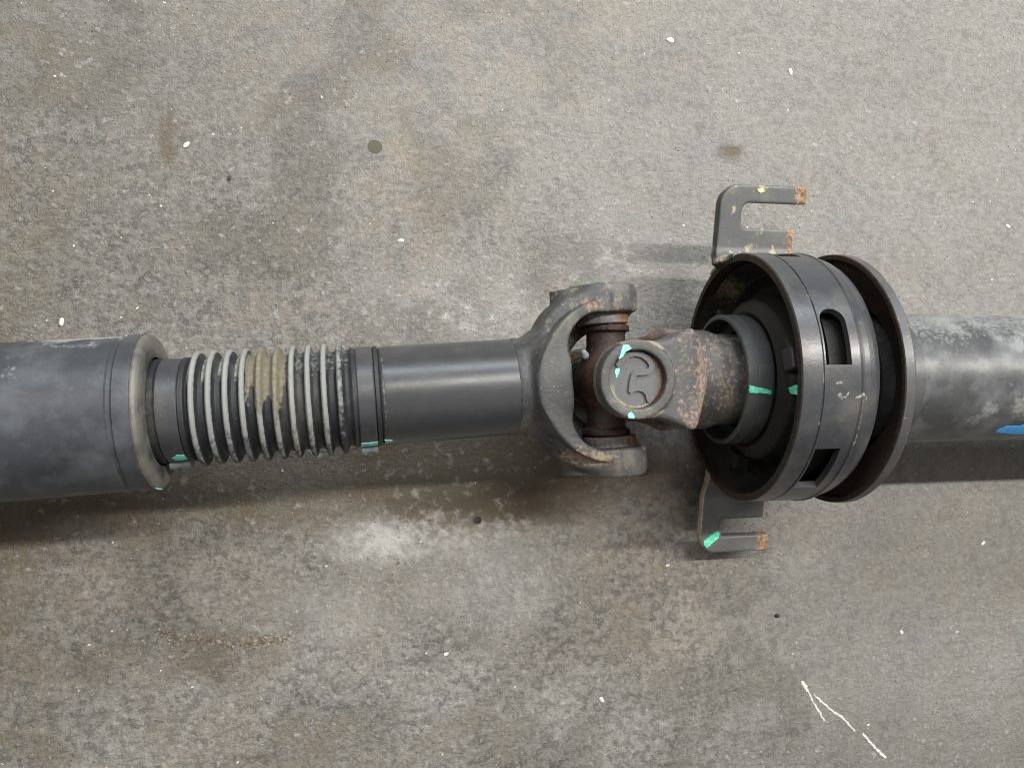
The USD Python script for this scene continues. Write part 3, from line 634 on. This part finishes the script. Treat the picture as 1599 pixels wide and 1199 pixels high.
def ear_rust(sgn, uo, us1, us0, xo, xi):
    def fn(v, n):
        x, u = v[:, 0], v[:, 1] * sgn
        x = x + 6 * (nz(v, 4, 3) - 0.5); tip = np.maximum(0.85 * ss(x, xo - 8, xo - 3) * (u > us1 - 1), 0.75 * ss(x, xi - 5, xi - 2) * (u < us0 + 1) * (sgn > 0))
        return tip + 0.15
    return fn
def ear_dirt(sgn):
    return lambda v, n: (0.55 if sgn > 0 else 0.12) * ss(nz(v, 5, 8 + sgn), 0.54, 0.68) + (0.6 * (n[:, 0] < -0.6) if sgn < 0 else 0)  # pale worn edge
EAR = {1: dict(uo=101, us0=77.8, us1=91.3, xa=66.5, xs=80.0, xo=117.5, xi=112, W=-29.0), -1: dict(uo=112.5, us0=91.0, us1=102, xa=71.5, xs=83.0, xo=116, xi=111, W=-27.0)}
for sgn, e in EAR.items():
    y0, y1 = (40, e['uo'] + 3)
    lo, hi = (e['xa'] - 3, y0 if sgn > 0 else -y1, -50), (e['xo'] + 3, y1 if sgn > 0 else -y0, 0)
    em_ = surface_net(lambda g: ear(g, sgn, **e), lo, hi, 0.75)
    p = part('mounting_ear', em_, 'ear', BRK, ho, smooth=True, masks={'paint': (lambda v, n: 0.8 * ss(-n[:, 0], 0.4, 0.8)) if sgn > 0 else (lambda v, n: 0.0 * v[:, 0]), 'rust': ear_rust(sgn, e['uo'], e['us1'], e['us0'], e['xo'], e['xi']), 'dirt': ear_dirt(sgn)},  # upper ear: the paint mask only darkens its left-facing edge
             label='slotted mounting ear with worn bare prong tips' if sgn > 0 else 'slotted mounting ear with a green paint stripe')
plane = lambda u, v, l: np.stack([u, v, np.where(v < 0, -24.0, -26.0) + l], -1)
part('paint_mark', skin(plane, ragged([(74.6, -106.5), (76.6, -108.6), (83.6, -102.5), (84.2, -99.6), (82.2, -98.2), (79.6, -99.4), (74.0, -104.5)], 0.4, 0.6, 2), 0.35), 'green', BRK, ho)
part('paint_mark', skin(plane, ragged([(87, 98.6), (90, 99.6), (92.2, 97.8), (89.5, 96.6)], 0.3, 0.5, 3), 0.35), 'yellow', BRK, ho)

sh = lathe([(122.8, 64.2), (122.8, 66.2), (123.3, 66.7), (127.6, 66.9), (128.6, 66.2), (130.0, 63.0), (133, 56), (140, 42), (150, 36.4), (158, 36.0), (158, 35.0), (149, 34.0), (137, 41), (128, 58), (126.6, 64.2)], 260, 0.9, True, 0.12, 5)
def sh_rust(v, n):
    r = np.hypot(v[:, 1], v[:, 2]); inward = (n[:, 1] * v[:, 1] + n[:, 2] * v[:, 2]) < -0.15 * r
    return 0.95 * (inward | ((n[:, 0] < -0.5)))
def sh_dirt(v, n):
    r = np.hypot(v[:, 1], v[:, 2]); inward = (n[:, 1] * v[:, 1] + n[:, 2] * v[:, 2]) < -0.15 * r
    return 0.8 * inward * np.exp(-((phi_of(v) - 78) / 9) ** 2)
part('dust_cover', sh, 'shield', REAR, masks={'rust': sh_rust, 'dirt': sh_dirt})
part('bearing_core', lathe([(76, 0), (76, 27), (100, 31), (118, 31), (126, 35), (136, 35), (136, 0)], 120, 2.0), 'rusty', REAR)
def rt_dirt_and_pale(v, n):
    p = phi_of(v); x = v[:, 0]
    return 0.58 * ss(nz(v, 16, 12, 4), 0.47, 0.66) * ss(p, -60, -10) * ss(x, 165, 205) + 0.50 * ss(p + 30 * (nz(v, 14, 5, 4) - 0.5), 0, 60) + 0.25 * np.exp(-((p + 40) / 25) ** 2) * ss(nz(v, 10, 14), 0.5, 0.65)  # middle term: paler towards +y
rt = part('rear_tube', lathe([(134, 0), (134, 35.6), (520, 35.6), (520, 0)], 260, 2.0), 'rear_tube', REAR, masks={'dirt': rt_dirt_and_pale})
part('paint_mark', skin(around(35.6), ragged([(213, -51), (216, -46), (223, -47), (229, -44), (236, -48), (243, -46), (262, -49), (262, -60), (246, -59), (236, -61), (226, -60), (219, -57), (214, -57)], 1.3, 0.8, 6), 0.2), 'blue', REAR, rt, label='ragged blue paint mark')

# ------------------------------------------------------------------ chips, crumbs and marks on the floor
def at(px, py, z=0.0):
    """The floor point (mm) that was read off the photograph, worked out with the photograph's lens."""
    th = math.atan((px - 800) / FPX) + TILT
    x = (CAM_H - z) * math.tan(th)
    return x, (600 - py) / FPX * (x * sa + (CAM_H - z) * ca)
def pebble(r, flat, seed, aspect=1.0, n=1):
    m = trimesh.creation.icosphere(n, 1.0); v = np.array(m.vertices)
    v *= (0.65 + 0.7 * meshkit.noise(v * 1.7 + seed * 3.1, seed))[:, None]
    v *= (r * aspect, r, r * flat); m.vertices = v
    m.apply_transform(trimesh.transformations.rotation_matrix(seed * 1.7, (0, 0, 1)))
    m.apply_translation((0, 0, -m.bounds[0][2] - 0.12 * r))
    return m
def floor_z(x, y):
    return float(0.5 * (meshkit.fbm(np.array([[x, y, 0.0]]) / 60, 3, 3)[0] - 0.5) * math.exp(-(math.hypot(x, y) / 900) ** 2))
def lay(m, x, y): m = m.copy(); m.apply_translation((x, y, floor_z(x, y))); return m
singles = [
    ('white_chip', 1047, 64, 1.7, 'white', 'white paint chip alone near the upper edge, right of the middle'),
    ('white_chip', 97, 503, 1.5, 'white', 'white paint chip just above the front tube at the left edge'),
    ('white_chip', 627, 376, 1.2, 'white', 'white chip above the stub tube, right of the small rust spot'),
    ('white_chip', 1235, 113, 1.5, 'white', 'elongated white chip beside a faint dark scuff above the upper mounting ear'),
    ('white_chip', 697, 1021, 1.1, 'white', 'small round white chip well below the rubber bellows'),
    ('white_chip', 1408, 987, 1.2, 'white', 'white chip in the lower right, above the white scratch'),
    ('white_chip', 1535, 848, 1.3, 'white', 'white chip right of the dust cover near the right edge'),
    ('white_chip', 940, 1092, 1.4, 'white', 'white chip near the bottom edge, left of the white scratch'),
    ('white_chip', 292, 227, 1.5, 'white', 'off-white chip beside a brown smear in the upper left'),
    ('white_chip', 1574, 354, 1.3, 'white', 'white chip near the right edge above the rear tube'),
    ('dark_crumb', 746, 812, 2.1, 'dark_crumb', 'black lump of dirt below the stub tube'),
    ('dark_crumb', 359, 279, 1.3, 'dark_crumb', 'tiny black crumb in the upper left, above the bellows'),
    ('dark_crumb', 1214, 961, 1.5, 'dark_crumb', 'dark crumb below the lower mounting ear'),
]
for i, (nm, px, py, r, mt, lb) in enumerate(singles):
    x, y = at(px, py)
    asp = 1.7 if nm == 'white_chip' else 0.8
    put(nm, lay(pebble(r * (0.8 if nm == 'white_chip' else 1), 0.35 if nm == 'white_chip' else 0.6, 11 + i, asp, 2), x, y), mt, smooth=40, label=lb, category='paint chip' if nm == 'white_chip' else 'dirt crumb',
        **({'group': 'white chips scattered on the floor'} if nm == 'white_chip' else {'group': 'dark crumbs on the floor'}))
dx, dy = at(586, 230)
M['drop'] = material('oily_drop', {'p': ('principled_bsdf', N(base_color=(0.095, 0.088, 0.058), roughness=0.5, specular_ior_level=0.2))}, [])
put('oil_drop', lay(trimesh.Trimesh(*(lambda m: (np.array(m.vertices) * (4.2, 4.0, 0.16), m.faces))(trimesh.creation.icosphere(4))), dx, dy), 'drop', smooth=True, label='round brownish drop of oil on the floor, upper middle', category='oil drop')
flecks = []
for k in range(260):
    px, py = rng.uniform(-40, 1640), rng.uniform(-40, 1240)
    x, y = at(px, py)
    r = 0.20 + 0.42 * rng.random() ** 3
    flecks.append(lay(pebble(r, 0.4, int(rng.integers(1, 400)), 1.0 + rng.random()), x, y))
put('white_flecks', trimesh.util.concatenate(flecks), 'white', smooth=False, label='tiny white flecks scattered over the concrete floor', category='flecks', kind='stuff')
grit = []
for k in range(330):
    t = rng.random(); px = 245 + 215 * t + rng.normal(0, 4); py = 990 + 14 * math.sin(t * 3.0) + rng.normal(0, 5)
    x, y = at(px, py); grit.append(lay(pebble(0.25 + 0.65 * rng.random() ** 2, 0.5, int(rng.integers(1, 400))), x, y))
for k in range(60):
    px, py = (150 + rng.normal(0, 22), 1018 + rng.normal(0, 4)) if k < 25 else (185 + rng.normal(0, 14), 955 + rng.normal(0, 4))
    x, y = at(px, py); grit.append(lay(pebble(0.25 + 0.4 * rng.random(), 0.5, int(rng.integers(1, 400))), x, y))
put('rust_crumbs', trimesh.util.concatenate(grit), 'crumb', smooth=False, label='line of brown rust crumbs on the floor below the front tube', category='crumbs', kind='stuff')
def streak(pix, w, seed):
    p = np.array([at(*q) for q in pix]); pg = LineString(p).buffer(w, cap_style=1)
    o = ragged(list(pg.exterior.coords)[:-1], 0.6, 0.5, seed)
    pg = Polygon(o).buffer(0); pg = max(getattr(pg, 'geoms', [pg]), key=lambda g: g.area)
    m = trimesh.creation.extrude_polygon(pg, 0.35, engine='earcut'); m.apply_translation((0, 0, floor_z(*p.mean(0)) - 0.05)); return m
mk = trimesh.util.concatenate([streak([(1254, 1066), (1258, 1072)], 1.2, 1), streak([(1258, 1072), (1270, 1095), (1287, 1124)], 0.45, 2), streak([(1272, 1085), (1298, 1108), (1316, 1120), (1334, 1140)], 0.55, 3), streak([(1348, 1146), (1362, 1162), (1382, 1182)], 0.7, 4)])
put('white_scratch', mk, 'white', smooth=False, label='broken white scraped streak on the floor at the lower right', category='scratch')
